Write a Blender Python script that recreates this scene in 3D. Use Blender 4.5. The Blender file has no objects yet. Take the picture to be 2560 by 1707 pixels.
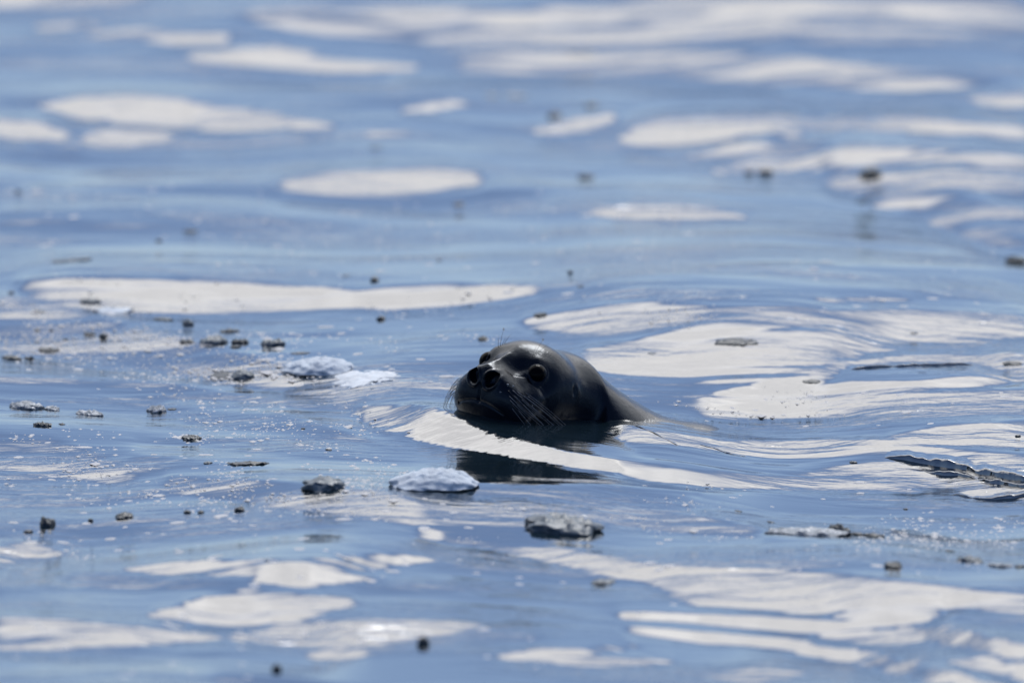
import bpy, bmesh, math, random
import numpy as np
from mathutils import Vector, Matrix, noise as mnoise

scene = bpy.context.scene
COL = scene.collection
R = math.radians

# ------------------------------------------------------------------ camera
CAM_H = 2.70                      # lens height over the mean water level
TILT = 0.1428                     # downward pitch (rad)
FOCAL = 412.0
PW, PH = 2352.0, 1568.0           # survey frame used to sight points on the water
FPX = PW * FOCAL / 36.0
cam_d = bpy.data.cameras.new('camera')
cam = bpy.data.objects.new('camera', cam_d)
COL.objects.link(cam)
cam.location = (0, 0, CAM_H)
cam.rotation_euler = (math.pi / 2 - TILT, 0, 0)
cam_d.lens = FOCAL
cam_d.sensor_width = 36
cam_d.clip_start = 0.1
cam_d.clip_end = 20000
cam_d.dof.use_dof = True
cam_d.dof.focus_distance = 17.98
cam_d.dof.aperture_fstop = 3.8
scene.camera = cam

# ------------------------------------------------------------------ sky and sun
SUN_EL, SUN_AZ = R(47), R(14)     # behind the seal, a little to the right
world = bpy.data.worlds.new('World')
scene.world = world
world.use_nodes = True
wn, wl = world.node_tree.nodes, world.node_tree.links
wn.clear()


def N(nodes, typ, **kw):
    n = nodes.new(typ)
    ins = kw.pop('ins', {})
    for k, v in kw.items():
        setattr(n, k, v)
    for k, v in ins.items():
        n.inputs[k].default_value = v
    return n


def M(nodes, links, op, a, b=None, c=None, clamp=False):
    n = nodes.new('ShaderNodeMath')
    n.operation = op
    n.use_clamp = clamp
    for i, v in enumerate((a, b, c)):
        if v is None:
            continue
        if isinstance(v, (int, float)):
            n.inputs[i].default_value = v
        else:
            links.new(v, n.inputs[i])
    return n.outputs[0]


sky = N(wn, 'ShaderNodeTexSky', sky_type='NISHITA', sun_disc=False, sun_elevation=SUN_EL,
        sun_rotation=SUN_AZ, air_density=1.0, dust_density=0.15, ozone_density=2.0, altitude=50)
SKY_STRENGTH = 0.110
CLOUD = 2.2
bg_sky = N(wn, 'ShaderNodeBackground', ins={'Strength': SKY_STRENGTH})
tint = N(wn, 'ShaderNodeMix', data_type='RGBA', blend_type='MULTIPLY', ins={0: 1.0})
tint.inputs[7].default_value = (0.80, 0.80, 0.93, 1)
# clear cold air: no yellow haze at the very horizon
sv = N(wn, 'ShaderNodeVectorMath', operation='MULTIPLY_ADD')
sv.inputs[1].default_value = (1, 1, 0.84)
sv.inputs[2].default_value = (0, 0, 0.058)
stc = N(wn, 'ShaderNodeTexCoord')
wl.new(stc.outputs['Generated'], sv.inputs[0])
wl.new(sv.outputs[0], sky.inputs[0])
wl.new(sky.outputs[0], tint.inputs[6])
wl.new(tint.outputs[2], bg_sky.inputs[0])
tc = N(wn, 'ShaderNodeTexCoord')
sep = N(wn, 'ShaderNodeSeparateXYZ')
wl.new(tc.outputs['Generated'], sep.inputs[0])
el = M(wn, wl, 'MULTIPLY', M(wn, wl, 'ARCSINE', sep.outputs[2]), 57.2958)          # elevation in degrees
# a layer of cloud seen in perspective: divide the direction by its height
den = M(wn, wl, 'ADD', M(wn, wl, 'MAXIMUM', sep.outputs[2], 0.0), 0.12)
comb = N(wn, 'ShaderNodeCombineXYZ')
wl.new(M(wn, wl, 'DIVIDE', sep.outputs[0], den), comb.inputs[0])
wl.new(M(wn, wl, 'DIVIDE', sep.outputs[1], den), comb.inputs[1])
cn1 = N(wn, 'ShaderNodeTexNoise', ins={'Scale': 2.2, 'Detail': 5.0, 'Roughness': 0.55})
wl.new(comb.outputs[0], cn1.inputs['Vector'])
edge = M(wn, wl, 'ADD', el, M(wn, wl, 'MULTIPLY', M(wn, wl, 'SUBTRACT', cn1.outputs[0], 0.5), 5.0))
cover = N(wn, 'ShaderNodeMapRange', interpolation_type='SMOOTHSTEP',
          ins={'From Min': 14.4, 'From Max': 22.6, 'To Min': 0.0, 'To Max': 1.0})
wl.new(edge, cover.inputs[0])
# the cloud bank stands on the sun's side of the sky; the sky behind the camera is clear
front = N(wn, 'ShaderNodeMapRange', interpolation_type='SMOOTHSTEP',
          ins={'From Min': -0.12, 'From Max': 0.42, 'To Min': 0.0, 'To Max': 1.0})
wl.new(M(wn, wl, 'ADD', sep.outputs[1], M(wn, wl, 'MULTIPLY', M(wn, wl, 'SUBTRACT', cn1.outputs[0], 0.5), 0.7)), front.inputs[0])
cn2 = N(wn, 'ShaderNodeTexNoise', ins={'Scale': 3.2, 'Detail': 7.0, 'Roughness': 0.62})
wl.new(comb.outputs[0], cn2.inputs['Vector'])
cr = N(wn, 'ShaderNodeMapRange', ins={'From Min': 0.35, 'From Max': 0.7, 'To Min': 0.0, 'To Max': 1.0})
wl.new(cn2.outputs[0], cr.inputs[0])
ccol = N(wn, 'ShaderNodeMix', data_type='RGBA')
ccol.inputs[6].default_value = (0.68, 0.675, 0.69, 1)
ccol.inputs[7].default_value = (1.05, 1.03, 1.02, 1)
wl.new(cr.outputs[0], ccol.inputs[0])
bg_cloud = N(wn, 'ShaderNodeBackground', ins={'Strength': CLOUD})
wl.new(ccol.outputs[2], bg_cloud.inputs[0])
wmix = N(wn, 'ShaderNodeMixShader')
wl.new(M(wn, wl, 'MULTIPLY', cover.outputs[0], front.outputs[0]), wmix.inputs[0])
wl.new(bg_sky.outputs[0], wmix.inputs[1])
wl.new(bg_cloud.outputs[0], wmix.inputs[2])
wout = N(wn, 'ShaderNodeOutputWorld')
wl.new(wmix.outputs[0], wout.inputs[0])

sun_d = bpy.data.lights.new('sun', 'SUN')
sun_d.energy = 1.5
sun_d.angle = R(22)   # a veiled sun: thin cloud spreads its disc
sun_d.color = (1.0, 0.985, 0.96)
sun = bpy.data.objects.new('sun', sun_d)
COL.objects.link(sun)
sdir = Vector((math.sin(SUN_AZ) * math.cos(SUN_EL), math.cos(SUN_AZ) * math.cos(SUN_EL), math.sin(SUN_EL)))
sun.rotation_euler = (-sdir).to_track_quat('-Z', 'Y').to_euler()
sun.location = sdir * 60

scene.view_settings.view_transform = 'Standard'
scene.view_settings.look = 'None'
scene.view_settings.exposure = 0
scene.view_settings.gamma = 1
scene.view_settings.use_curve_mapping = False
scene.cycles.use_denoising = True
scene.cycles.max_bounces = 8
scene.cycles.caustics_reflective = False
scene.cycles.caustics_refractive = False

# ------------------------------------------------------------------ water: a real swell
# The swell is a height field. Crests and troughs are listed below where they stand
# (sighted on the water, in survey units); the facets that lean towards us mirror the
# cloud layer, the flatter ones mirror the clear band over the horizon.
SLOPES = [
 # broad far bands of leaning water
 [(180,58,75),(300,55,85),(420,60,97),(525,66,92)],
 [(-20,-10,10),(180,-10,9),(360,-8,0)],
 [(80,48,60),(200,40,60),(240,48,54)],
 [(430,118,128),(520,105,142),(620,99,150),(700,106,155),(760,126,160),(850,134,160),(955,140,153)],
 [(95,232,240),(180,216,262),(280,213,275),(350,215,280),(430,225,290),(520,245,298),(640,250,285),(700,268,290),(770,277,289)],
 [(-20,264,305),(60,270,313),(110,280,314),(160,296,312)],
 [(182,306,318),(230,288,327),(300,288,326),(400,302,314)],
 [(915,243,252),(1000,226,247),(1075,220,234)],
 [(840,294,306),(950,288,301)],
 [(1220,292,302),(1290,268,305),(1360,256,294),(1425,247,266)],
 [(1425,305,325),(1500,258,327),(1600,250,322),(1700,249,302),(1850,252,291),(2000,254,290),(2150,262,298),(2380,280,312)],
 [(1560,352,362),(1680,325,356),(1800,297,326),(1855,294,303)],
 [(1635,381,391),(1750,333,389),(1880,312,383),(2000,318,374),(2150,330,366),(2250,338,380),(2380,352,400)],
 [(1960,398,408),(2080,382,418),(2200,378,425),(2380,405,450)],
 [(2005,456,468),(2120,445,475),(2250,450,490),(2380,470,505)],
 [(2140,500,510),(2250,518,545),(2380,540,575)],
 [(2220,208,220),(2290,197,240),(2380,193,246)],
 [(650,408,420),(760,392,430),(900,381,432),(1010,380,425),(1090,390,408)],
 [(1355,470,484),(1450,459,497),(1560,457,502),(1650,468,500),(1720,486,497)],
 [(50,642,658),(150,632,690),(300,635,700),(450,635,702),(600,645,700),(750,658,688),(820,665,693),(900,655,700),(1050,648,686),(1220,651,658)],
 [(1205,724,735),(1300,710,748),(1400,695,752),(1500,688,736),(1600,697,716)],
 [(1330,818,830),(1430,795,853),(1550,770,857),(1700,728,857),(1800,716,846),(1900,711,818),(2000,708,800),(2100,710,785),(2200,712,775),(2380,728,764)],
 [(1640,880,890),(1750,862,896),(1860,838,896),(1950,818,826),(2100,802,820),(2240,800,822),(2380,806,862)],
 [(1860,872,896),(1960,864,892),(2100,864,886),(2240,850,876),(2380,846,866)],
 [(1620,906,914),(1800,898,922),(1950,898,922),(2100,890,915),(2380,884,910)],
 [(1870,674,681),(1980,670,684),(2090,674,681)],
 # the leaning face of the wave the animal is riding
 [(812,924,934),(850,915,970),(930,925,992),(1020,948,1018),(1100,975,1030),(1200,1006,1038),(1300,1028,1055),(1400,1040,1074),(1500,1052,1092),(1600,1064,1101),(1700,1072,1108),(1800,1080,1106)],
 [(1690,1082,1096),(1780,1072,1104),(1900,1078,1108),(2000,1092,1114),(2105,1112,1119)],
 # right-hand choppy water
 [(2040,1002,1008),(2120,978,1004),(2200,966,1008),(2280,960,1016),(2380,956,1020)],
 [(1850,1070,1076),(1930,1050,1078),(2020,1044,1070),(2120,1046,1060)],
 [(1990,1075,1084),(2080,1062,1092),(2160,1076,1100),(2240,1068,1086),(2300,1072,1082)],
 [(2150,1056,1062),(2260,1050,1066),(2380,1052,1072)],
 [(2200,1116,1124),(2270,1098,1140),(2380,1092,1142)],
 [(1700,975,985),(1850,982,992),(2000,992,1004),(2060,998,1006)],
 # near swell
 [(965,1203,1210),(1100,1212,1238),(1200,1232,1258),(1300,1252,1282),(1400,1278,1308),(1500,1294,1340),(1600,1300,1375),(1750,1305,1387),(1850,1308,1395),(1950,1314,1412),(2080,1332,1446),(2180,1342,1386),(2380,1372,1398)],
 [(2060,1412,1444),(2150,1424,1462),(2250,1442,1484),(2380,1470,1506)],
 [(1425,1392,1408),(1600,1393,1417),(1800,1405,1440),(1950,1414,1460),(2060,1428,1468),(2120,1444,1464)],
 [(1435,1424,1440),(1600,1434,1462),(1800,1452,1482),(2000,1482,1522),(2200,1530,1572),(2330,1566,1590)],
 [(1140,1492,1500),(1250,1470,1505),(1350,1462,1495),(1475,1466,1478)],
 [(1260,1497,1511),(1400,1496,1516),(1550,1498,1510)],
 [(1635,1536,1545),(1720,1520,1562),(1840,1526,1544)],
 [(2170,1502,1510),(2260,1495,1530),(2380,1512,1552)],
 [(280,1290,1300),(400,1275,1311),(550,1268,1306),(700,1266,1318),(850,1258,1302),(1000,1263,1276)],
 [(590,1306,1324),(700,1310,1336),(860,1302,1318)],
 [(330,1398,1406),(450,1365,1416),(560,1344,1421),(680,1350,1412),(815,1362,1382)],
 [(-20,1405,1482),(100,1408,1480),(200,1412,1478),(300,1425,1475),(400,1430,1465),(500,1440,1454)],
 [(530,1442,1455),(650,1418,1468),(800,1410,1470),(950,1410,1455),(1100,1414,1427)],
 [(-20,1242,1296),(70,1235,1280),(140,1250,1264)],
 [(710,1482,1498),(780,1472,1502),(840,1474,1494)],
]
# where the water beside the animal is forced steeper or flatter: (elevation mirrored, strip)
LOCAL = [
 (28, [(960,930,1010),(1060,958,1024),(1150,985,1036),(1300,1024,1062),(1420,1042,1074)]),
 (6, [(1020,1036,1044),(1100,1030,1076),(1250,1046,1088),(1350,1066,1090),(1440,1084,1090)]),
 (15, [(950,1095,1105),(1020,1090,1240),(1200,1092,1260),(1400,1098,1200),(1600,1115,1160)]),
]

# troughs and crests of the swell in the blue: (elevation mirrored, strip)
SWELL = [
 (13.5, [(-20,110,150),(250,105,150),(450,125,150)]),
 (13.0, [(-20,222,250),(120,215,240)]), (13.5, [(60,320,345),(350,318,340),(700,300,325)]),
 (13.5, [(1950,95,150),(2150,90,165),(2380,95,190)]), (13.0, [(1240,300,325),(1450,330,345),(1650,355,375)]),
 (12.5, [(620,432,462),(900,435,490),(1250,425,470)]), (12.5, [(430,480,520),(620,490,545),(820,500,530)]),
 (12.5, [(0,335,365),(250,340,372),(420,345,365)]), (13.0, [(1620,600,612),(1900,598,632),(2380,610,650)]),
 (13.5, [(1350,648,676),(1800,650,690),(2300,655,695)]), (13.0, [(-20,850,905),(200,850,915),(450,880,930)]),
 (12.5, [(430,935,965),(650,940,985),(900,985,1020)]), (13.5, [(150,1300,1335),(500,1318,1345),(900,1310,1340)]),
 (13.5, [(1600,1118,1160),(1900,1125,1175),(2380,1140,1185)]), (13.5, [(2180,1395,1415),(2380,1400,1440)]),
 (13.5, [(300,1420,1440),(700,1395,1415),(1000,1380,1405)]), (13.5, [(900,1425,1455),(1250,1430,1460)]),
 (13.0, [(500,1320,1350),(900,1330,1355),(1300,1310,1340)]),
 (2.5, [(60,404,424),(450,392,412),(800,360,385)]), (2.5, [(-20,455,478),(450,440,462),(900,470,492),(1250,500,520)]),
 (2.5, [(-20,556,600),(400,560,592),(750,570,600)]), (2.5, [(800,588,622),(1300,590,625),(1700,580,600)]),
 (2.5, [(1250,545,575),(1800,555,590),(2380,575,600)]), (2.0, [(900,165,190),(1300,170,200),(1750,190,235)]),
 (2.0, [(-20,185,205),(500,180,205),(950,185,210)]), (2.5, [(1080,305,340),(1300,320,345)]),
 (2.5, [(-20,832,848),(250,838,852),(480,868,884),(760,905,925)]), (2.5, [(380,905,925),(650,915,935),(900,1000,1020)]),
 (2.0, [(1150,1170,1186),(1500,1178,1200),(2000,1192,1240),(2380,1250,1290)]),
 (2.5, [(300,1000,1030),(700,1040,1070),(950,1060,1090)]), (2.5, [(100,1345,1385),(350,1350,1390)]),
 (2.0, [(-20,1500,1568),(500,1505,1568)]), (2.0, [(850,1370,1400),(1350,1375,1420)]),
]

SUB = 2
# choppy, finely striped water: mirrored elevation scatters about the cloud edge (mean offset, scatter, strip)
CHOP = [
 (5.0, 6.5, [(1400,955,975),(1480,960,1040),(1600,970,1062),(1750,978,1075),(1900,985,1075),(2050,1002,1070),(2200,1020,1070),(2380,1030,1075)]),
 (0.0, 4.0, [(1850,1066,1100),(2050,1066,1105),(2200,1070,1110),(2380,1075,1120)]),
 (2.0, 4.0, [(2040,985,1010),(2150,965,1010),(2380,950,1020)]),
 (0.6, 4.2, [(560,15,40),(700,0,70),(900,0,88),(1050,10,110),(1200,15,118),(1350,-10,112),(1500,-10,115),(1700,-10,90),(1850,-10,98),(2050,-10,105),(2200,-10,85),(2380,-10,80)]),
 (-0.4, 4.0, [(1050,118,160),(1400,112,165),(1800,115,192),(2100,150,205),(2300,170,190)]),
 (-1.0, 2.6, [(1900,370,420),(2100,395,480),(2250,440,560),(2380,470,590)]),
 (-2.2, 2.2, [(1450,690,720),(1700,690,730),(1900,690,720)]),
 (-2.0, 2.4, [(1600,890,930),(1900,890,940),(2380,880,940)]),
 (1.2, 3.0, [(40,632,664),(150,622,700),(300,626,712),(450,628,712),(600,638,708),(750,648,700),(820,655,700),(900,645,706),(1050,638,694),(1240,645,664)]),
 (0.6, 3.0, [(1195,718,742),(1300,702,756),(1400,686,760),(1500,680,744),(1620,688,724)]),
 (0.4, 3.0, [(640,398,428),(760,384,438),(900,374,440),(1010,372,432),(1110,382,414)]),
 (0.6, 3.2, [(1340,790,822),(1450,770,806),(1600,735,780),(1750,706,750),(1900,700,735),(2100,698,735),(2380,712,750)]),
 (1.0, 3.2, [(960,1196,1224),(1100,1206,1246),(1300,1244,1290),(1500,1284,1330),(1700,1292,1330),(1950,1304,1345),(2380,1356,1400)]),
 (1.5, 4.0, [(1420,1036,1078),(1560,1050,1104),(1750,1064,1112),(1950,1072,1118),(2120,1096,1124)]),
 (-1.5, 2.2, [(-20,670,790),(120,680,820),(300,740,830),(520,790,870),(700,840,880)]),
 (-2.0, 2.4, [(-20,985,1060),(120,990,1080),(300,1060,1110)]),
 (-1.6, 2.4, [(380,1080,1120),(600,1090,1150),(860,1110,1180),(1000,1150,1200)]),
 (-1.6, 2.2, [(1380,1150,1190),(1550,1165,1215),(1750,1195,1225)]),
]

GW, GH = int(PW / SUB), int(PH / SUB)
_v = (np.arange(GH) + 0.5)[:, None] * SUB


def strips(lst, gain=1.0):
    out = np.full((GH, GW), -1.0, np.float32)
    us = (np.arange(GW) + 0.5) * SUB
    for s in lst:
        a = np.array(s, float)
        i0, i1 = np.searchsorted(us, [a[0, 0], a[-1, 0]])
        if i1 <= i0:
            continue
        uu = us[i0:i1]
        t = np.interp(uu, a[:, 0], a[:, 1])
        b = np.interp(uu, a[:, 0], a[:, 2])
        c, hw = (t + b) / 2, np.maximum((b - t) / 2, 1.0)
        p = 1 - ((_v - c) / hw) ** 2
        out[:, i0:i1] = np.maximum(out[:, i0:i1], np.clip(p, -1, 1))
    return out


def sample(img, u, v):
    x = np.clip(u / SUB - 0.5, 0, GW - 1.001)
    y = np.clip(v / SUB - 0.5, 0, GH - 1.001)
    i, j = x.astype(int), y.astype(int)
    fx, fy = x - i, y - j
    return (img[j, i] * (1 - fx) * (1 - fy) + img[j, i + 1] * fx * (1 - fy)
            + img[j + 1, i] * (1 - fx) * fy + img[j + 1, i + 1] * fx * fy)


CT, ST = math.cos(TILT), math.sin(TILT)


def project(x, y, z):
    dz = z - CAM_H
    fwd = y * CT - dz * ST
    up = y * ST + dz * CT
    return PW / 2 + x / fwd * FPX, PH / 2 - up / fwd * FPX


rng = np.random.default_rng(11)
DX, DY = 0.012, 0.008
GX0, GX1, GY0, GY1 = -3.072, 3.072, 13.6, 26.4
NX, NY = 512, 1600
gx = GX0 + np.arange(NX) * DX
gy = GY0 + np.arange(NY) * DY
X2, Y2 = np.meshgrid(gx, gy)


def field(lx, ly, seed):
    """smooth random field with the given correlation lengths, unit variance"""
    r = np.random.default_rng(seed).standard_normal((NY, NX))
    kx = np.fft.rfftfreq(NX, DX)[None, :]
    ky = np.fft.fftfreq(NY, DY)[:, None]
    f = np.fft.irfft2(np.fft.rfft2(r) * np.exp(-2 * (math.pi ** 2) * ((kx * lx) ** 2 + (ky * ly) ** 2)), s=(NY, NX))
    return f / f.std()


ER = strips(SLOPES)
CH_W, CH_O, CH_A = (np.zeros((GH, GW)) for _ in range(3))
for o_, a_, st in CHOP:
    pc = np.clip((strips([st]) + 0.25) * 1.6, 0, 1)
    CH_O, CH_A = CH_O * (1 - pc) + o_ * pc, CH_A * (1 - pc) + a_ * pc
    CH_W = np.maximum(CH_W, pc)
SW_E, SW_W = np.zeros((GH, GW)), np.zeros((GH, GW))
for e_l, st in SWELL:
    pl = np.clip((strips([st]) + 0.5) * 0.8, 0, 0.85)
    SW_E = SW_E * (1 - pl) + e_l * pl
    SW_W = 1 - (1 - SW_W) * (1 - pl)
LO = [(e, strips([st])) for e, st in LOCAL]
n_wide = field(0.36, 0.065, 1) * 0.75 + field(0.30, 0.16, 12) * 0.6
n_mid = field(0.10, 0.05, 2)
n_fine = field(0.05, 0.022, 3)
n_rag = field(0.13, 0.009, 5) * 0.9 + field(0.16, 0.022, 6) * 0.6
n_rip = field(0.030, 0.009, 7) * 0.6 + field(0.08, 0.016, 13) * 0.8
n_wake = field(0.075, 0.013, 8) * 0.65 + field(0.20, 0.028, 14) * 0.55 + field(0.03, 0.009, 9) * 0.45
n_gust = np.clip(field(0.35, 0.30, 10) * 0.6 + 0.55, 0.1, 1.6)
rip = n_rip * n_gust
n_out = field(0.35, 0.12, 4)
THR = 17.8                        # elevation (deg) of the lower edge of the cloud layer
LAM, MU = 0.035, (2 * math.pi / 6.0) ** 2
kx = 2 * math.pi * np.fft.rfftfreq(NX, DX)[None, :]
ky = 2 * math.pi * np.fft.fftfreq(NY, DY)[:, None]
DEN = ky ** 2 + LAM * kx ** 2 + MU
h = np.zeros((NY, NX))
win = (np.clip((np.minimum(X2 - GX0, GX1 - X2)) / 0.4, 0, 1) * np.clip((np.minimum(Y2 - GY0, GY1 - Y2)) / 0.5, 0, 1))
acc = np.zeros_like(h)
for it in range(18):
    u, v = project(X2, Y2, h)
    inside = (np.clip((u + 60) / 60, 0, 1) * np.clip((PW + 60 - u) / 60, 0, 1)
              * np.clip((v + 60) / 60, 0, 1) * np.clip((PH + 60 - v) / 60, 0, 1))
    p = sample(ER, u, v)
    p = np.clip(p + 0.20 * n_rag * np.clip(p + 1, 0, 1) * 2 - 0.05, 0, 1)
    d = np.degrees(np.arctan2(CAM_H - h, Y2))
    s_cur = np.degrees(np.arctan(np.gradient(h, DY, axis=0)))
    e_white = THR + 2.2 + 5.0 * p ** 0.8 + 0.8 * n_mid
    e_blue = 7.6 + 3.8 * n_wide + 0.8 * n_mid + 0.3 * n_fine
    sw_w = sample(SW_W, u, v)
    e_blue = e_blue * (1 - sw_w) + sample(SW_E, u, v) + 0.8 * n_mid * sw_w
    e_blue = np.minimum(e_blue, THR - 3.5) + 2.0 * rip
    e_white = e_white + 2.4 * rip
    chop = sample(CH_W, u, v)
    c_e = THR + 1.5 + sample(CH_O, u, v) + sample(CH_A, u, v) * n_wake
    e_blue = e_blue * (1 - chop) + c_e * chop
    e_white = e_white * (1 - 0.5 * chop) + 0.5 * chop * (c_e + 2)
    e_out = np.where(n_out > 0.95, THR + 5, 7.0 + 3.5 * n_wide + 1.8 * n_mid)
    e_white = np.minimum(e_white, THR + 7.0)
    for e_l, img in LO:
        pl = np.clip(sample(img, u, v) * 2.5, 0, 1)
        if e_l > THR:
            e_white = e_white * (1 - pl) + np.maximum(e_white, e_l) * pl
            p = np.maximum(p, pl * 0.6)
        else:
            p = p * (1 - pl)
            e_blue = e_blue * (1 - pl) + e_l * pl
            s_cur = s_cur * (1 - pl) + (e_l - d) / 2 * pl
    s_w = (e_white - d) / 2
    mixs = 0.45 + 0.4 * chop
    # close in front of the animal the water lies flat enough to mirror the sky over its head
    lee = np.clip((0.34 - np.abs(X2 - 0.05)) / 0.08, 0, 1) * np.clip((17.15 - Y2) / 0.12, 0, 1)
    e_blue = np.maximum(e_blue, 8.5 * lee)
    s_b = np.clip((1 - mixs) * s_cur + mixs * (e_blue - d) / 2, (0.8 + 6.2 * lee - d) / 2, (np.where(chop > 0.05, THR + 9, THR - 2.0) - d) / 2)
    s_o = 0.5 * s_cur + 0.5 * (e_out - d) / 2
    wgt = np.clip(p * 6, 0, 1)
    s_t = s_w * wgt + s_b * (1 - wgt)
    s_t = s_t * inside + s_o * (1 - inside)
    s_now = np.degrees(np.arctan(np.gradient(h, DY, axis=0)))
    if it > 1:
        acc = np.clip(0.92 * acc + 0.35 * (s_t - s_now), -4.5, 4.5)
    H = np.fft.rfft2(np.tan(np.radians(s_t + acc * inside)) * win)
    h = np.fft.irfft2(-1j * ky * H / DEN, s=(NY, NX))
print('WATER rms height', h.std(), 'slope range', np.percentile(s_cur, [0.1, 5, 50, 95, 99.9]))


def new_mat(name):
    m = bpy.data.materials.new(name)
    m.use_nodes = True
    m.node_tree.nodes.clear()
    return m, m.node_tree.nodes, m.node_tree.links


# ------------------------------------------------------------------ helpers for things
def tag(o, label=None, cat=None, group=None, kind=None):
    if label: o['label'] = label
    if cat: o['category'] = cat
    if group: o['group'] = group
    if kind: o['kind'] = kind
    return o


def link(name, me, mat=None, parent=None, loc=(0, 0, 0)):
    o = bpy.data.objects.new(name, me)
    COL.objects.link(o)
    o.location = loc
    if parent is not None:
        o.parent = parent
    if mat is not None and me is not None and not me.materials:
        me.materials.append(mat)
    return o


def mesh_from(name, verts, faces, smooth=True):
    me = bpy.data.meshes.new(name)
    me.from_pydata([tuple(map(float, p)) for p in verts], [], faces)
    if smooth:
        me.polygons.foreach_set('use_smooth', [True] * len(me.polygons))
    me.update()
    return me


def tube(pts, r0, r1, sides=5):
    """tapered tube along a polyline"""
    pts = [Vector(p) for p in pts]
    vs, fs = [], []
    for i, p in enumerate(pts):
        t = (pts[min(i + 1, len(pts) - 1)] - pts[max(i - 1, 0)]).normalized()
        a = t.orthogonal().normalized()
        b = t.cross(a)
        r = r0 + (r1 - r0) * i / (len(pts) - 1)
        for k in range(sides):
            w = 2 * math.pi * k / sides
            vs.append(p + a * (math.cos(w) * r) + b * (math.sin(w) * r))
    for i in range(len(pts) - 1):
        for k in range(sides):
            q = (k + 1) % sides
            fs.append((i * sides + k, i * sides + q, (i + 1) * sides + q, (i + 1) * sides + k))
    fs.append(tuple(reversed(range(sides))))
    fs.append(tuple((len(pts) - 1) * sides + k for k in range(sides)))
    return vs, fs


# ------------------------------------------------------------------ the seal
def skin_material():
    m, n, l = new_mat('wet_seal_skin')
    tc = N(n, 'ShaderNodeTexCoord')
    big = N(n, 'ShaderNodeTexNoise', ins={'Scale': 26.0, 'Detail': 4.0, 'Roughness': 0.6})
    l.new(tc.outputs['Object'], big.inputs['Vector'])
    spot = N(n, 'ShaderNodeTexVoronoi', ins={'Scale': 38.0, 'Randomness': 1.0})
    l.new(tc.outputs['Object'], spot.inputs['Vector'])
    sp = N(n, 'ShaderNodeMapRange', ins={'From Min': 0.16, 'From Max': 0.30, 'To Min': 1.0, 'To Max': 0.0})
    l.new(spot.outputs['Distance'], sp.inputs[0])
    # the coat turns paler and spotted behind the ear
    xyz = N(n, 'ShaderNodeSeparateXYZ')
    l.new(tc.outputs['Object'], xyz.inputs[0])
    back = N(n, 'ShaderNodeMapRange', ins={'From Min': 0.04, 'From Max': 0.20, 'To Min': 0.0, 'To Max': 1.0})
    l.new(xyz.outputs[0], back.inputs[0])
    nr = N(n, 'ShaderNodeMapRange', ins={'From Min': 0.52, 'From Max': 0.7})
    l.new(big.outputs[0], nr.inputs[0])
    f1 = M(n, l, 'MULTIPLY', M(n, l, 'MULTIPLY', sp.outputs[0], nr.outputs[0]), back.outputs[0])
    c0 = N(n, 'ShaderNodeMix', data_type='RGBA')
    c0.inputs[6].default_value = (0.0022, 0.0034, 0.0065, 1)
    c0.inputs[7].default_value = (0.0055, 0.008, 0.0135, 1)
    l.new(back.outputs[0], c0.inputs[0])
    c1 = N(n, 'ShaderNodeMix', data_type='RGBA')
    l.new(f1, c1.inputs[0])
    l.new(c0.outputs[2], c1.inputs[6])
    c1.inputs[7].default_value = (0.075, 0.085, 0.10, 1)
    p = N(n, 'ShaderNodeBsdfPrincipled', ins={'Roughness': 0.38, 'IOR': 1.36, 'Specular Tint': (0.62, 0.78, 1.0, 1), 'Coat Weight': 0.0})
    l.new(c1.outputs[2], p.inputs['Base Color'])
    rr = N(n, 'ShaderNodeMapRange', ins={'From Min': 0.3, 'From Max': 0.7, 'To Min': 0.18, 'To Max': 0.30})
    l.new(big.outputs[0], rr.inputs[0])
    l.new(rr.outputs[0], p.inputs['Roughness'])
    fur = N(n, 'ShaderNodeTexNoise', ins={'Scale': 420.0, 'Detail': 2.0})
    l.new(tc.outputs['Object'], fur.inputs['Vector'])
    lump = N(n, 'ShaderNodeTexNoise', ins={'Scale': 70.0, 'Detail': 3.0})
    l.new(tc.outputs['Object'], lump.inputs['Vector'])
    hh = M(n, l, 'ADD', M(n, l, 'MULTIPLY', fur.outputs[0], 0.25), lump.outputs[0])
    b = N(n, 'ShaderNodeBump', ins={'Strength': 0.5})
    b.inputs['Distance'].default_value = 0.0018
    l.new(hh, b.inputs['Height'])
    l.new(b.outputs[0], p.inputs['Normal'])
    o = N(n, 'ShaderNodeOutputMaterial')
    l.new(p.outputs[0], o.inputs[0])
    return m


def plain_mat(name, col, rough, ior=1.45, **extra):
    m, n, l = new_mat(name)
    p = N(n, 'ShaderNodeBsdfPrincipled', ins={'Base Color': (*col, 1), 'Roughness': rough, 'IOR': ior, **extra})
    tc = N(n, 'ShaderNodeTexCoord')
    nz = N(n, 'ShaderNodeTexNoise', ins={'Scale': 90.0, 'Detail': 3.0})
    l.new(tc.outputs['Object'], nz.inputs['Vector'])
    mr = N(n, 'ShaderNodeMapRange', ins={'To Min': rough * 0.7, 'To Max': min(1, rough * 1.3)})
    l.new(nz.outputs[0], mr.inputs[0])
    l.new(mr.outputs[0], p.inputs['Roughness'])
    o = N(n, 'ShaderNodeOutputMaterial')
    l.new(p.outputs[0], o.inputs[0])
    return m


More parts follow.
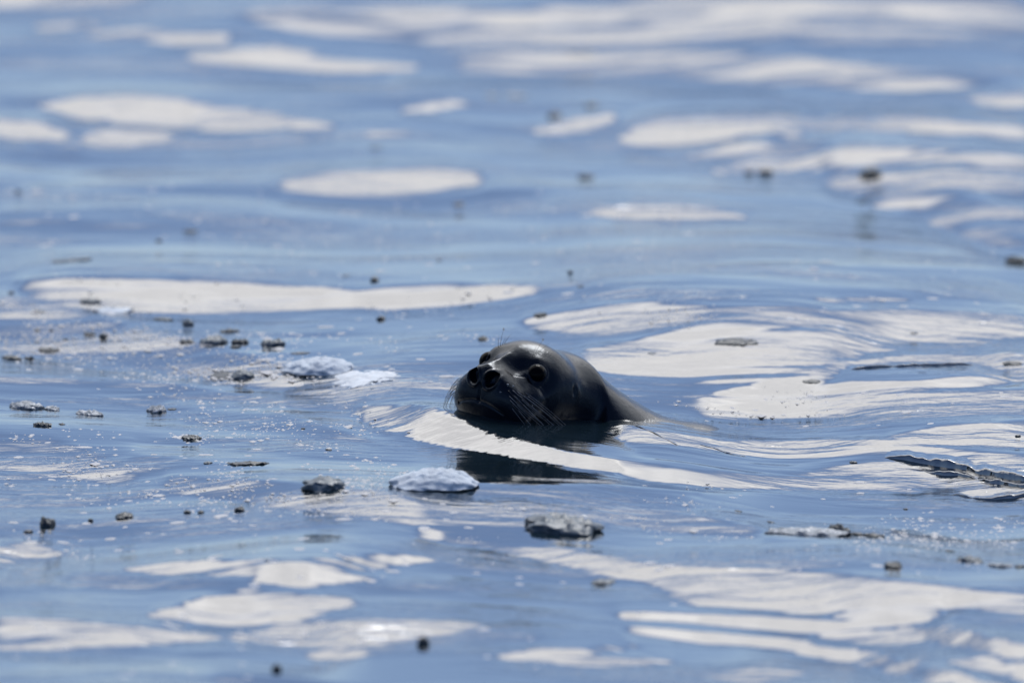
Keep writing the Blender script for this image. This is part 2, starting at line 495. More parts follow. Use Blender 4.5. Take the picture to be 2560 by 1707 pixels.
MAT_SKIN = skin_material()
MAT_EYE = plain_mat('wet_eye', (0.002, 0.002, 0.003), 0.04, 1.13)
MAT_HOLE = plain_mat('nostril_dark', (0.003, 0.003, 0.004), 0.6)
MAT_WHISK = plain_mat('whisker_hair', (0.20, 0.21, 0.23), 0.3)
MAT_WHISK_DARK = plain_mat('whisker_dark_hair', (0.02, 0.02, 0.02), 0.4)
MAT_DROP = plain_mat('water_bead', (0.75, 0.8, 0.85), 0.04, 1.33, **{'Transmission Weight': 0.75})

# head axes: f out of the snout, s to the seal's own left (our side), n up
YAW, PITCH, ROLL = R(37.5), R(9.5), R(7)
f0 = Vector((-math.sin(YAW), -math.cos(YAW), 0))
s0 = Vector((math.cos(YAW), -math.sin(YAW), 0))
n0 = Vector((0, 0, 1))
hf = f0 * math.cos(PITCH) + n0 * math.sin(PITCH)
hn = n0 * math.cos(PITCH) - f0 * math.sin(PITCH)
hs = s0 * math.cos(ROLL) - hn * math.sin(ROLL)
hn = hn * math.cos(ROLL) + s0 * math.sin(ROLL)
EYE_MID = Vector((0.0014, 17.95, 0.0785))


def hp(a, s, n):
    """head coordinates (mm) to metres relative to the point between the eyes"""
    return (hf * a + hs * s + hn * n) * 0.001


# a, half width, level of the widest point, top, bottom, pear exponent
HEAD = [
 (73.5, 0.6, -25, -24.4, -25.6, 1.0),
 (73.0, 12, -25, -12, -38, 1.0),
 (71.0, 24, -30, -4, -52, 1.08),
 (67.0, 37, -40, 1, -66, 1.25),
 (59.0, 52, -52, 4, -82, 1.50),
 (48.0, 64, -60, 7, -94, 1.70),
 (34.0, 71, -62, 11, -102, 1.72),
 (18.0, 72, -52, 21, -106, 1.45),
 (0.0, 71, -33, 33, -108, 1.15),
 (-25.0, 78, -27, 42, -110, 1.0),
 (-52.0, 83, -28, 43, -114, 1.0),
 (-80.0, 86, -32, 35, -118, 1.0),
]
# neck and back: centre (mm, world directions from the point between the eyes), half width, top, bottom
NECK = [
 ((78, 86, -50), 87, 60, -90),
 ((110, 88, -78), 90, 58, -95),
 ((155, 82, -110), 96, 57, -100),
 ((210, 70, -142), 104, 58, -110),
 ((290, 52, -164), 116, 66, -130),
 ((400, 40, -192), 134, 38, -150),
 ((600, 80, -250), 160, 110, -160),
 ((800, 120, -300), 150, 120, -140),
 ((1000, 160, -330), 110, 90, -100),
 ((1200, 200, -350), 55, 45, -45),
 ((1300, 220, -355), 6, 5, -5),
]


def cubic(tk, vk, t):
    """Catmull-Rom through keyed rows"""
    tk, vk = np.asarray(tk, float), np.asarray(vk, float)
    m = np.gradient(vk, tk, axis=0)
    i = np.clip(np.searchsorted(tk, t) - 1, 0, len(tk) - 2)
    hh = (tk[i + 1] - tk[i])[:, None]
    x = ((t - tk[i]) / (tk[i + 1] - tk[i]))[:, None]
    return ((2 * x ** 3 - 3 * x ** 2 + 1) * vk[i] + (x ** 3 - 2 * x ** 2 + x) * hh * m[i]
            + (-2 * x ** 3 + 3 * x ** 2) * vk[i + 1] + (x ** 3 - x ** 2) * hh * m[i + 1])


EYE_C, EYE_AX, EYE_R = (0.0, 47.0, -1.0), (0.64, 0.72, 0.24), 16.0


def build_seal_body():
    rows = []
    for a, w, zc, T, B, e in HEAD:
        c = hp(a, 0, 0) * 1000
        rows.append([*c, *hs, *hn, w, zc, T, B, e])
    prev = Vector(rows[-1][:3])
    cents = [Vector(k[0]) for k in NECK]
    for k, (c, w, T, B) in enumerate(NECK):
        nx = cents[min(k + 1, len(cents) - 1)]
        pv = cents[k - 1] if k else prev
        t = (nx - pv).normalized()
        f = min(1.0, (k + 1) / 4)
        side = Vector((0, 0, 1)).cross(-t).normalized()
        side = (hs * (1 - f) + side * f).normalized()
        up = (hn * (1 - f) + (-t).cross(side).normalized() * f).normalized()
        side = (side - up * side.dot(up)).normalized()
        rows.append([*c, *side, *up, w, -12, T, B, 1.0])
    rows = np.array(rows)
    tk = [0.0]
    for i in range(1, len(rows)):
        dd = np.linalg.norm(rows[i, :3] - rows[i - 1, :3]) + 0.6 * abs(rows[i, 9] - rows[i - 1, 9])
        tk.append(tk[-1] + max(dd, 2.0))
    tk = np.array(tk)
    head_end = tk[len(HEAD)]
    t = np.concatenate([np.linspace(0, head_end, 250)[:-1], np.linspace(head_end, tk[-1], 110)])
    q = cubic(tk, rows, t)
    NT = 300
    th = np.linspace(0, 2 * math.pi, NT, endpoint=False)
    c, s = np.cos(th)[None, :], np.sin(th)[None, :]
    w, zc, T, B, e = [q[:, k][:, None] for k in (9, 10, 11, 12, 13)]
    lat = w * np.sign(c) * np.abs(c) ** np.where(s > 0, e, 1.0)
    ver = zc + np.where(s > 0, T - zc, zc - B) * s
    P = q[:, None, 0:3] + lat[..., None] * q[:, None, 3:6] + ver[..., None] * q[:, None, 6:9]
    # sculpt in head coordinates (mm)
    F, S_, U = np.array(hf), np.array(hs), np.array(hn)

    def HC(P):
        return P @ F, P @ S_, P @ U

    def normals(P):
        d0 = np.gradient(P, axis=0)
        d1 = np.roll(P, -1, 1) - np.roll(P, 1, 1)
        nn = np.cross(d1, d0)
        nn /= np.linalg.norm(nn, axis=2, keepdims=True) + 1e-9
        out = P - q[:, None, 0:3]
        sg = np.sign((nn * out).sum(2, keepdims=True))
        return nn * np.where(sg == 0, 1, sg)

    def g(P, ctr, rad):
        a, l, u = HC(P)
        ra, rl, ru = rad if hasattr(rad, '__len__') else (rad,) * 3
        return np.exp(-(((a - ctr[0]) / ra) ** 2 + ((l - ctr[1]) / rl) ** 2 + ((u - ctr[2]) / ru) ** 2))

    nn = normals(P)
    disp = np.zeros(P.shape[:2])
    for sd in (-1, 1):
        disp += 6.0 * g(P, (54, 36 * sd, -46), (20, 20, 22))           # whisker pad
        disp += 4.5 * g(P, (4, 46 * sd, 22), (17, 17, 12))             # brow over the eye
        disp += 3.0 * g(P, (0, 60 * sd, -20), (18, 16, 10))            # lower lid pouch
        disp -= 7.0 * g(P, (26, 32 * sd, 8), (17, 14, 15))            # hollow between bridge and eye
        disp -= 3.0 * g(P, (24, 52 * sd, -18), (12, 14, 10))           # tear hollow
        disp += 3.5 * g(P, (-18, 74 * sd, -46), (30, 20, 22))          # cheek
        disp -= 2.6 * g(P, (-58, 84 * sd, -16), (3.2, 12, 7.5))        # ear slit
        disp += 1.6 * g(P, (-66, 84 * sd, -16), (4.0, 12, 9))
    disp += 3.0 * g(P, (36, 0, 16), (26, 7, 14))                       # bridge ridge
    P = P + nn * disp[..., None]
    nn = normals(P)
    disp = np.zeros(P.shape[:2])
    for sd in (-1, 1):
        a, l, u = HC(P)
        # creases running back from the inner corner of the eye
        for k, (dn, amp) in enumerate(((-16, 1.3), (-22, 1.0))):
            line = u - (dn + 0.55 * (a - 20) + 0.0 * l)
            disp -= amp * np.exp(-(line / 1.8) ** 2) * np.exp(-((a - 18 + 4 * k) / 16) ** 2) * (l * sd > 20)
    P = P + nn * disp[..., None]
    # lids that hug the eyeballs
    for sd in (-1, 1):
        C = F * EYE_C[0] + S_ * EYE_C[1] * sd + U * EYE_C[2]
        ax = F * EYE_AX[0] + S_ * EYE_AX[1] * sd + U * EYE_AX[2]
        ax = ax / np.linalg.norm(ax)
        v = P - C
        dist = np.linalg.norm(v, axis=2) + 1e-9
        ang = np.degrees(np.arccos(np.clip((v @ ax) / dist, -1, 1)))
        near = np.clip((2.6 * EYE_R - dist) / (0.6 * EYE_R), 0, 1)
        w_in = np.clip((53 - ang) / 6, 0, 1) * near
        new = dist * (1 - w_in) + np.minimum(dist, 0.88 * EYE_R) * w_in
        w_l = np.exp(-((ang - 64) / 11) ** 2) * near
        new = new + w_l * (np.maximum(EYE_R * 1.02, np.minimum(dist, EYE_R * 1.18)) - new) * (1 - w_in)
        w_o = np.exp(-((ang - 98) / 10) ** 2) * near
        new = new - 0.5 * w_o
        P = C + v * (new / dist)[..., None]
    # nostrils: pits pushed back into the muzzle, with raised rims
    a, l, u = HC(P)
    front = np.clip((a - 40) / 14, 0, 1)
    push = np.zeros(a.shape)
    for sd in (-1, 1):
        cl, cu = 17.0 * sd, -19.0
        x, y = l - cl, u - cu
        ca, sa = math.cos(R(28) * sd), math.sin(R(28) * sd)
        xr, yr = x * ca - y * sa, x * sa + y * ca
        r = np.sqrt((xr / 10.5) ** 2 + (yr / 13.5) ** 2)
        push -= 15 * np.clip(1 - r ** 4, 0, 1) * (r < 1)
        push += 2.8 * np.exp(-((r - 1.22) / 0.18) ** 2)
    push -= 2.6 * np.exp(-(l / 2.2) ** 2) * np.clip((-26 - u) / 6, 0, 1) * np.clip((u + 62) / 8, 0, 1)   # philtrum
    push -= 2.0 * np.exp(-((u + 56 + 0.006 * l ** 2) / 2.4) ** 2) * (np.abs(l) < 45)                      # mouth line
    P = P + F[None, None, :] * (push * front)[..., None]
    P = P * 0.001
    nr = P.shape[0]
    vs = P.reshape(-1, 3)
    idx = np.arange(nr * NT).reshape(nr, NT)
    A, B_, C_, D = idx[:-1], np.roll(idx, -1, 1)[:-1], np.roll(idx, -1, 1)[1:], idx[1:]
    quads = np.stack([A.ravel(), D.ravel(), C_.ravel(), B_.ravel()], 1)
    me = bpy.data.meshes.new('seal_body')
    faces = [tuple(r) for r in quads.tolist()] + [tuple(idx[0].tolist()), tuple(idx[-1][::-1].tolist())]
    me.from_pydata(vs.tolist(), [], faces)
    me.polygons.foreach_set('use_smooth', [True] * len(me.polygons))
    me.update()
    return me


def ball(name, center, r, squash=(1, 1, 1), rot=None, seg=32):
    bm = bmesh.new()
    bmesh.ops.create_uvsphere(bm, u_segments=seg, v_segments=seg // 2, radius=r)
    mx = Matrix.Diagonal((*squash, 1))
    if rot is not None:
        mx = rot.to_4x4() @ mx
    bmesh.ops.transform(bm, matrix=Matrix.Translation(center) @ mx, verts=bm.verts)
    for f in bm.faces:
        f.smooth = True
    me = bpy.data.meshes.new(name)
    bm.to_mesh(me)
    bm.free()
    return me


HEADROT = Matrix((hf, hs, hn)).transposed()
SEAL_BASE = Vector((EYE_MID.x + 0.04, EYE_MID.y + 0.04, 0.0))
BODY_MESH = build_seal_body()
OFF = EYE_MID - SEAL_BASE
body_pts = np.array([tuple(v.co + EYE_MID) for v in BODY_MESH.vertices])
# level at the animal is the datum


def grid_h(x, y):
    a = np.clip((np.asarray(x, float) - GX0) / DX, 0, NX - 1.001)
    b = np.clip((np.asarray(y, float) - GY0) / DY, 0, NY - 1.001)
    i, j = a.astype(int), b.astype(int)
    fx, fy = a - i, b - j
    # smooth blend so the mirror shows no facets of the solver grid
    return ((h[j, i] * (1 - fx) + h[j, i + 1] * fx) * (1 - fy) + (h[j + 1, i] * (1 - fx) + h[j + 1, i + 1] * fx) * fy)


H0 = float(grid_h(0.03, 17.9))
EDGE_FADE = 0.25
wl_pts = body_pts[(np.abs(body_pts[:, 2]) < 0.0035) & (body_pts[:, 0] < 0.30)]
WATERLINE = wl_pts[::max(1, len(wl_pts) // 220), :2]


def water_h(x, y):
    x, y = np.asarray(x, float), np.asarray(y, float)
    fade = (np.clip((np.minimum(x - GX0, GX1 - x)) / EDGE_FADE, 0, 1) * np.clip((np.minimum(y - GY0, GY1 - y)) / EDGE_FADE, 0, 1))
    z = (grid_h(x, y) - H0) * fade
    # bow wave heaped against the muzzle and the trough the back drags behind it
    z = z + 0.010 * np.exp(-(((x + 0.11) / 0.10) ** 2 + ((y - 17.93) / 0.16) ** 2))
    z = z - 0.017 * np.exp(-(((x - 0.36) / 0.16) ** 2 + ((y - 17.98) / 0.30) ** 2))
    # water drawn up where it wets the skin, and ripples that leave the waterline
    m = (x > -0.42) & (x < 0.55) & (y > 17.35) & (y < 18.4)
    if m.any():
        q = np.stack([x[m], y[m]], 1)
        dist = np.full(len(q), 9.0)
        for c in WATERLINE:
            dist = np.minimum(dist, (q[:, 0] - c[0]) ** 2 + (q[:, 1] - c[1]) ** 2)
        dist = np.sqrt(dist)
        left = np.clip((0.05 - q[:, 0]) / 0.12, 0.35, 1)
        wob = 0.006 * np.sin(q[:, 0] * 60 + 2) + 0.004 * np.sin(q[:, 0] * 131 + q[:, 1] * 40)
        add = 0.0022 * np.exp(-(dist / 0.007) ** 2)
        add = add + 0.00034 * left * np.exp(-(dist / 0.085) ** 2) * np.sin(2 * math.pi * (dist + wob) / 0.023)
        z = z.copy()
        z[m] += add
    return z


def flat_xy(u, v):
    ru, rv = (u - PW / 2) / FPX, (PH / 2 - v) / FPX
    t = -CAM_H / (-ST + rv * CT)
    return ru * t, (CT + rv * ST) * t


def xs_axis():
    mid = np.arange(-1.2, 1.2001, 0.0048)
    r1 = np.arange(1.22, 3.3, 0.022)
    far = 3.3 * 1.45 ** np.arange(1, 20)
    pos = np.concatenate([r1, far])
    return np.concatenate([-pos[::-1], mid, pos])


def ys_axis():
    ys = [15.0]
    while ys[-1] < 24.4:
        y = ys[-1]
        step = 0.62 * y * y / CAM_H * (36.0 / FOCAL / 1024)
        if 17.3 < y < 18.3:
            step = 0.0028 if 17.45 < y < 17.95 else 0.0042
        ys.append(y + step)
    near = 15.0 - np.concatenate([np.arange(0.03, 1.9, 0.03), 1.9 * 1.5 ** np.arange(1, 20)])
    far = ys[-1] + np.concatenate([np.arange(0.03, 2.2, 0.03), 2.2 * 1.45 ** np.arange(1, 22)])
    return np.concatenate([near[::-1], np.array(ys), far])


def grid_mesh(name, xs, ys, zf):
    nx, ny = len(xs), len(ys)
    XX, YY = np.meshgrid(xs, ys)
    co = np.empty((ny * nx, 3), np.float32)
    co[:, 0], co[:, 1], co[:, 2] = XX.ravel(), YY.ravel(), zf(XX, YY).ravel()
    idx = (np.arange(ny - 1)[:, None] * nx + np.arange(nx - 1)[None, :]).ravel()
    quads = np.stack([idx, idx + 1, idx + nx + 1, idx + nx], 1).astype(np.int32)
    me = bpy.data.meshes.new(name)
    me.vertices.add(len(co))
    me.vertices.foreach_set('co', co.ravel())
    me.loops.add(quads.size)
    me.loops.foreach_set('vertex_index', quads.ravel())
    me.polygons.add(len(quads))
    me.polygons.foreach_set('loop_start', np.arange(0, quads.size, 4, dtype=np.int32))
    me.polygons.foreach_set('use_smooth', np.ones(len(quads), bool))
    me.update(calc_edges=True)
    return me


def water_material():
    m, n, l = new_mat('sea_water')
    tc = N(n, 'ShaderNodeTexCoord')
    mp = N(n, 'ShaderNodeMapping')
    mp.inputs['Scale'].default_value = (1.0, 2.6, 1.0)
    l.new(tc.outputs['Object'], mp.inputs[0])
    r1 = N(n, 'ShaderNodeTexNoise', ins={'Scale': 42.0, 'Detail': 3.0, 'Roughness': 0.55, 'Distortion': 0.4})
    l.new(mp.outputs[0], r1.inputs['Vector'])
    mask = N(n, 'ShaderNodeTexNoise', ins={'Scale': 1.9, 'Detail': 2.0})
    l.new(mp.outputs[0], mask.inputs['Vector'])
    mr = N(n, 'ShaderNodeMapRange', ins={'From Min': 0.42, 'From Max': 0.68, 'To Min': 0.10, 'To Max': 1.0})
    l.new(mask.outputs[0], mr.inputs[0])
    bump = N(n, 'ShaderNodeBump', ins={'Strength': 1.0})
    bump.inputs['Distance'].default_value = 0.0010
    mp2 = N(n, 'ShaderNodeMapping')
    mp2.inputs['Scale'].default_value = (1.0, 3.0, 1.0)
    mp2.inputs['Rotation'].default_value = (0, 0, 0.10)
    l.new(tc.outputs['Object'], mp2.inputs[0])
    # the water the animal has just smoothed with its passage carries fewer ripples
    slick = N(n, 'ShaderNodeVectorMath', operation='DISTANCE')
    slick.inputs[1].default_value = (0.05, 17.62, 0.0)
    l.new(tc.outputs['Object'], slick.inputs[0])
    sm = N(n, 'ShaderNodeMapRange', interpolation_type='SMOOTHSTEP', ins={'From Min': 0.12, 'From Max': 0.50, 'To Min': 0.30, 'To Max': 1.0})
    l.new(slick.outputs['Value'], sm.inputs[0])
    mrs = M(n, l, 'MULTIPLY', mr.outputs[0], sm.outputs[0])
    r2 = N(n, 'ShaderNodeTexNoise', ins={'Scale': 11.0, 'Detail': 2.0, 'Roughness': 0.5, 'Distortion': 0.6})
    l.new(mp2.outputs[0], r2.inputs['Vector'])
    bump2 = N(n, 'ShaderNodeBump', ins={'Strength': 1.0})
    bump2.inputs['Distance'].default_value = 0.0034
    l.new(M(n, l, 'MULTIPLY', r2.outputs[0], mrs), bump2.inputs['Height'])
    l.new(bump2.outputs[0], bump.inputs['Normal'])
    l.new(M(n, l, 'MULTIPLY', r1.outputs[0], mrs), bump.inputs['Height'])
    body = N(n, 'ShaderNodeBsdfDiffuse', ins={'Color': (0.008, 0.018, 0.027, 1)})
    gl = N(n, 'ShaderNodeBsdfGlossy', ins={'Color': (1, 1, 1, 1), 'Roughness': 0.03})
    l.new(bump.outputs[0], gl.inputs['Normal'])
    fr = N(n, 'ShaderNodeFresnel', ins={'IOR': 1.55})
    l.new(bump.outputs[0], fr.inputs['Normal'])
    fac = M(n, l, 'ADD', M(n, l, 'MULTIPLY', fr.outputs[0], 0.70), 0.22)
    mx = N(n, 'ShaderNodeMixShader')
    l.new(fac, mx.inputs[0])
    l.new(body.outputs[0], mx.inputs[1])
    l.new(gl.outputs[0], mx.inputs[2])
    out = N(n, 'ShaderNodeOutputMaterial')
    l.new(mx.outputs[0], out.inputs[0])
    return m


wm = grid_mesh('sea', xs_axis(), ys_axis(), water_h)
sea = bpy.data.objects.new('sea', wm)
COL.objects.link(sea)
sea['kind'] = 'structure'
sea['label'] = 'calm blue sea surface with white cloud reflections on gentle swell'
wm.materials.append(water_material())
WATER_MAT = wm.materials[0]

# steep little wavelets, too sharp for the swell grid: their faces lean so far over that they show dark water
for wi, (pts, A, run) in enumerate((
        ([(2010, 1004), (2120, 1012), (2220, 1024), (2330, 1044), (2480, 1064)], 0.013, 0.11),
        ([(2100, 1020), (2200, 1030), (2340, 1056), (2480, 1074)], 0.008, 0.05),
        ([(2170, 1066), (2280, 1067), (2480, 1076)], 0.006, 0.06),
        ([(1440, 970), (1500, 984), (1575, 1000)], 0.0026, 0.03),
        ([(1590, 992), (1650, 992), (1730, 997)], 0.003, 0.03),
        ([(1930, 850), (2050, 846), (2160, 842), (2260, 838)], 0.006, 0.08))):
    foot = np.array([flat_xy(a, b) for a, b in pts])
    ns, nt = 260, 26
    sx = np.linspace(foot[0, 0], foot[-1, 0], ns)
    sy = np.interp(sx, foot[:, 0], foot[:, 1])
    amp, jog = np.zeros(ns), np.zeros(ns)
    for i, xv in enumerate(sx):
        amp[i] = A * (0.75 + 0.5 * mnoise.noise(Vector((xv * 22, wi * 7.0, 0))) + 0.35 * mnoise.noise(Vector((xv * 70, wi * 3.0, 4))))
        jog[i] = 0.016 * mnoise.noise(Vector((xv * 16, wi * 5.0, 9))) + 0.006 * mnoise.noise(Vector((xv * 60, wi * 5.0, 2)))
    end = np.clip(np.minimum(np.arange(ns), np.arange(ns)[::-1]) / 50.0, 0, 1)
    amp = np.maximum(amp, 0) * end * end * (3 - 2 * end)
    t = np.concatenate([np.linspace(0, 1, 12), 1 + (np.linspace(0, 1, nt - 11)[1:]) ** 1.5])
    co = np.zeros((ns, nt, 3))
    for k, tv in enumerate(t):
        if tv <= 1:
            off, z_ = amp * 0.45 * tv, amp * math.sin(tv * math.pi / 2) ** 0.9
        else:
            w = tv - 1
            off, z_ = amp * 0.45 + run * w, amp * (1 - w) ** 2 * (1 + 0.10 * math.sin(w * 26))
        yy = sy + jog + off
        co[:, k, 0], co[:, k, 1], co[:, k, 2] = sx, yy, water_h(sx, yy) + z_ - 0.0012
    idx = np.arange(ns * nt).reshape(ns, nt)
    fs = np.stack([idx[:-1, :-1].ravel(), idx[1:, :-1].ravel(), idx[1:, 1:].ravel(), idx[:-1, 1:].ravel()], 1)
    wv = mesh_from('wavelet', co.reshape(-1, 3), [tuple(q) for q in fs.tolist()])
    link('wavelet', wv, WATER_MAT, sea)
print('SEA verts', len(wm.vertices))

seal = tag(link('seal', None, loc=SEAL_BASE),
           'wet dark grey seal with its head raised out of the sea, looking over its shoulder', 'seal')
body = link('body', BODY_MESH, MAT_SKIN, seal, OFF)
for sd in (-1, 1):
    link('eye', ball('eye', hp(EYE_C[0], EYE_C[1] * sd, EYE_C[2]), EYE_R * 0.001, (1, 1, 1), HEADROT, 40), MAT_EYE, seal, OFF)
    link('nostril', ball('nostril', hp(53.0, 17.0 * sd, -19.5), 0.0088, (0.6, 1.0, 1.25), HEADROT, 16), MAT_HOLE, seal, OFF)

from mathutils.bvhtree import BVHTree
bvh = BVHTree.FromPolygons([v.co for v in body.data.vertices], [tuple(p.vertices) for p in body.data.polygons])


def on_skin(p):
    return bvh.find_nearest(p)[0]


rw = random.Random(5)
whisk_tips = []
for sd in (1, -1):
    for row in range(5):
        for k in range(5 if sd > 0 else 5):
            a = 62 - 7 * k - 2 * row + rw.uniform(-1.5, 1.5)
            n_ = -30 - 6.5 * row + rw.uniform(-1.5, 1.5)
            sl = (46 + 3.0 * k + 2.2 * row) * sd
            ln = (44 + 16 * k + rw.uniform(-6, 10))
            root = Vector((a, sl, n_))
            d1 = Vector((0.25 - 0.25 * k, 1.0 * sd, -0.35 - 0.07 * row)).normalized()
            d2 = Vector((-1.0, 0.55 * sd, -0.55 - rw.uniform(0, 0.3))).normalized()
            pts = []
            for j in range(9):
                w = j / 8
                v = root + d1 * (ln * 0.45 * w) + d2 * (ln * 0.75 * w * w)
                pts.append(hp(*v))
            sh = on_skin(pts[0]) - pts[0]
            pts = [q + sh for q in pts]
            me = mesh_from('whisker', *tube(pts, 0.00046, 0.00014))
            wk = link('whisker', me, MAT_WHISK if (row + k) % 3 else MAT_WHISK_DARK, seal, OFF)
            if sd > 0 and k == 4:
                whisk_tips.append(pts)
for sd in (1, -1):
    for k in range(4):
        root = Vector((6 - 5 * k, 36 * sd, 32 + 1.5 * k))
        d = Vector((0.10 - 0.22 * k, 0.2 * sd + 0.1 * (k - 1), 1.0)).normalized()
        ln = (18, 26, 14, 20)[k]
        pts = [hp(*(root + d * (ln * j / 6) + Vector((-1, 0, 0)) * (4 * (j / 6) ** 2))) for j in range(7)]
        sh = on_skin(pts[0]) - pts[0]
        pts = [q + sh for q in pts]
        link('brow_whisker', mesh_from('brow_whisker', *tube(pts, 0.00042, 0.00012)), MAT_WHISK_DARK, seal, OFF)
        if k == 1:
            e = pts[-1]
            link('water_bead', ball('water_bead', e, 0.0019, (0.8, 0.8, 1.6), None, 12), MAT_DROP, seal, OFF)
for a, s_, n_, r in ((58, 39, -24, 2.0), (52, 45, -24, 1.9), (62, 35, -36, 1.6), (30, 62, -36, 1.6), (34, 64, -48, 1.9), (26, 67, -48, 1.7), (30, 66, -56, 1.5)):
    link('water_bead', ball('water_bead', on_skin(hp(a, s_, n_)), r * 0.001, (1, 1, 0.9), None, 12), MAT_DROP, seal, OFF)


# ------------------------------------------------------------------ floating ice
def ice_material(name, col, rough, bump, trans=0.0, speck=0.0, spec_col=(0.75, 0.78, 0.82), thin=0.0):
    m, n, l = new_mat(name)
    tc = N(n, 'ShaderNodeTexCoord')
    nz = N(n, 'ShaderNodeTexNoise', ins={'Scale': 150.0, 'Detail': 5.0, 'Roughness': 0.65})
    l.new(tc.outputs['Object'], nz.inputs['Vector'])
    big = N(n, 'ShaderNodeTexNoise', ins={'Scale': 55.0, 'Detail': 4.0})
    l.new(tc.outputs['Object'], big.inputs['Vector'])
    mr = N(n, 'ShaderNodeMapRange', ins={'From Min': 0.60 - 0.12 * speck, 'From Max': 0.66, 'To Min': 0.0, 'To Max': 1.0 if speck else 0.0})
    l.new(nz.outputs[0], mr.inputs[0])
    dk = N(n, 'ShaderNodeMix', data_type='RGBA')
    dk.inputs[6].default_value = (*[c * 0.55 for c in col], 1)
    dk.inputs[7].default_value = (*[min(1, c * 1.35) for c in col], 1)
    l.new(big.outputs[0], dk.inputs[0])
    mx = N(n, 'ShaderNodeMix', data_type='RGBA')
    l.new(mr.outputs[0], mx.inputs[0])
    l.new(dk.outputs[2], mx.inputs[6])
    mx.inputs[7].default_value = (*spec_col, 1)
    p = N(n, 'ShaderNodeBsdfPrincipled', ins={'Roughness': rough, 'IOR': 1.31, 'Transmission Weight': trans})
    l.new(mx.outputs[2], p.inputs['Base Color'])
    b = N(n, 'ShaderNodeBump', ins={'Strength': 0.8})
    b.inputs['Distance'].default_value = bump
    l.new(nz.outputs[0], b.inputs['Height'])
    l.new(b.outputs[0], p.inputs['Normal'])
    tr = N(n, 'ShaderNodeBsdfTranslucent')
    l.new(mx.outputs[2], tr.inputs[0])
    ms = N(n, 'ShaderNodeMixShader', ins={0: thin})
    l.new(p.outputs[0], ms.inputs[1])
    l.new(tr.outputs[0], ms.inputs[2])
    o = N(n, 'ShaderNodeOutputMaterial')
    l.new(ms.outputs[0], o.inputs[0])
    return m


ICE = {
    'dark': ice_material('clear_dark_ice', (0.042, 0.058, 0.075), 0.34, 0.0008),
    'grey': ice_material('grey_ice', (0.12, 0.155, 0.19), 0.36, 0.0008),
    'pale': ice_material('frazil_ice', (0.20, 0.24, 0.29), 0.5, 0.0012, 0.0, 0.8),
    'snow': ice_material('white_snow_ice', (0.60, 0.67, 0.80), 0.8, 0.0012),
}


def flake_material():
    m, n, l = new_mat('thin_flake_ice')
    tc = N(n, 'ShaderNodeTexCoord')
    nz = N(n, 'ShaderNodeTexNoise', ins={'Scale': 120.0, 'Detail': 3.0})
    l.new(tc.outputs['Object'], nz.inputs['Vector'])
    c = N(n, 'ShaderNodeMix', data_type='RGBA')
    c.inputs[6].default_value = (0.60, 0.61, 0.64, 1)
    c.inputs[7].default_value = (0.76, 0.76, 0.77, 1)
    l.new(nz.outputs[0], c.inputs[0])
    df, tr = N(n, 'ShaderNodeBsdfDiffuse'), N(n, 'ShaderNodeBsdfTranslucent')
    l.new(c.outputs[2], df.inputs[0])
    l.new(c.outputs[2], tr.inputs[0])
    mx = N(n, 'ShaderNodeMixShader', ins={0: 0.12})
    l.new(df.outputs[0], mx.inputs[1])
    l.new(tr.outputs[0], mx.inputs[2])
    o = N(n, 'ShaderNodeOutputMaterial')
    l.new(mx.outputs[0], o.inputs[0])
    return m


ICE['flake'] = flake_material()
ICE['skirt'] = ice_material('slushy_skirt_ice', (0.62, 0.68, 0.78), 0.6, 0.001, 0.0, 0.6, (0.80, 0.82, 0.86))


def sight(u, v):
    """where the line of sight through survey point (u, v) meets the water"""
    ru, rv = (u - PW / 2) / FPX, (PH / 2 - v) / FPX
    dy, dz = CT + rv * ST, -ST + rv * CT
    t = np.linspace(14.0, 28.0, 1400)
    hh = water_h(ru * t, dy * t)
    zz = CAM_H + dz * t
    k = int(np.argmax(zz <= hh))
    if k == 0:
        k = 1
    a, b = zz[k - 1] - hh[k - 1], zz[k] - hh[k]
    tt = t[k - 1] + (t[k] - t[k - 1]) * a / (a - b + 1e-12)
    x, y = ru * tt, dy * tt
    return Vector((x, y, float(water_h(np.array([x]), np.array([y]))[0]))), tt


def lump_mesh(name, w, dpt, top, seed, jag=0.6, sub=3, keel=0.45, flat=0.0, bumpy=1.0):
    """one piece of floating ice: w wide, dpt deep, top high over the water, with a keel below"""
    bm = bmesh.new()
    bmesh.ops.create_icosphere(bm, subdivisions=sub, radius=1.0)
    off = Vector((seed * 7.31 % 50, seed * 3.7 % 50, seed * 1.9 % 50))
    for vtx in bm.verts:
        c = vtx.co.copy()
        asp = max(0.6, min(3.5, w / max(top, 1e-4) * 0.35))
        q = Vector((c.x * asp, c.y * 1.4, c.z * 0.9))
        r = 1 + 0.34 * bumpy * mnoise.noise(q * 1.1 + off) + 0.20 * bumpy * mnoise.noise(q * 2.6 + off)
        x, y, z = c.x * r, c.y * r, c.z
        if z > 0:
            n1 = abs(mnoise.noise(Vector((x * asp * 1.6, y * 2.2, 3.0)) + off))
            n2 = mnoise.noise(Vector((x * asp * 4.5, y * 5.0, 1.0)) + off)
            n3 = mnoise.noise(Vector((x * asp * 10, y * 11.0, 1.0)) + off)
            z = z ** (0.6 - 0.35 * flat) * (1 - jag * 0.75 + jag * (1.5 * n1 + 0.7 * n2 + 0.45 * n3 + 0.45))
            z = max(z, 0.02)
        else:
            z *= keel
        vtx.co = Vector((x * w / 2, y * dpt / 2, z * top))
    zmax = max(vtx.co.z for vtx in bm.verts)
    for vtx in bm.verts:
        if vtx.co.z > 0:
            vtx.co.z *= top / zmax
    for f in bm.faces:
        f.smooth = True
    me = bpy.data.meshes.new(name)
    bm.to_mesh(me)
    bm.free()
    return me


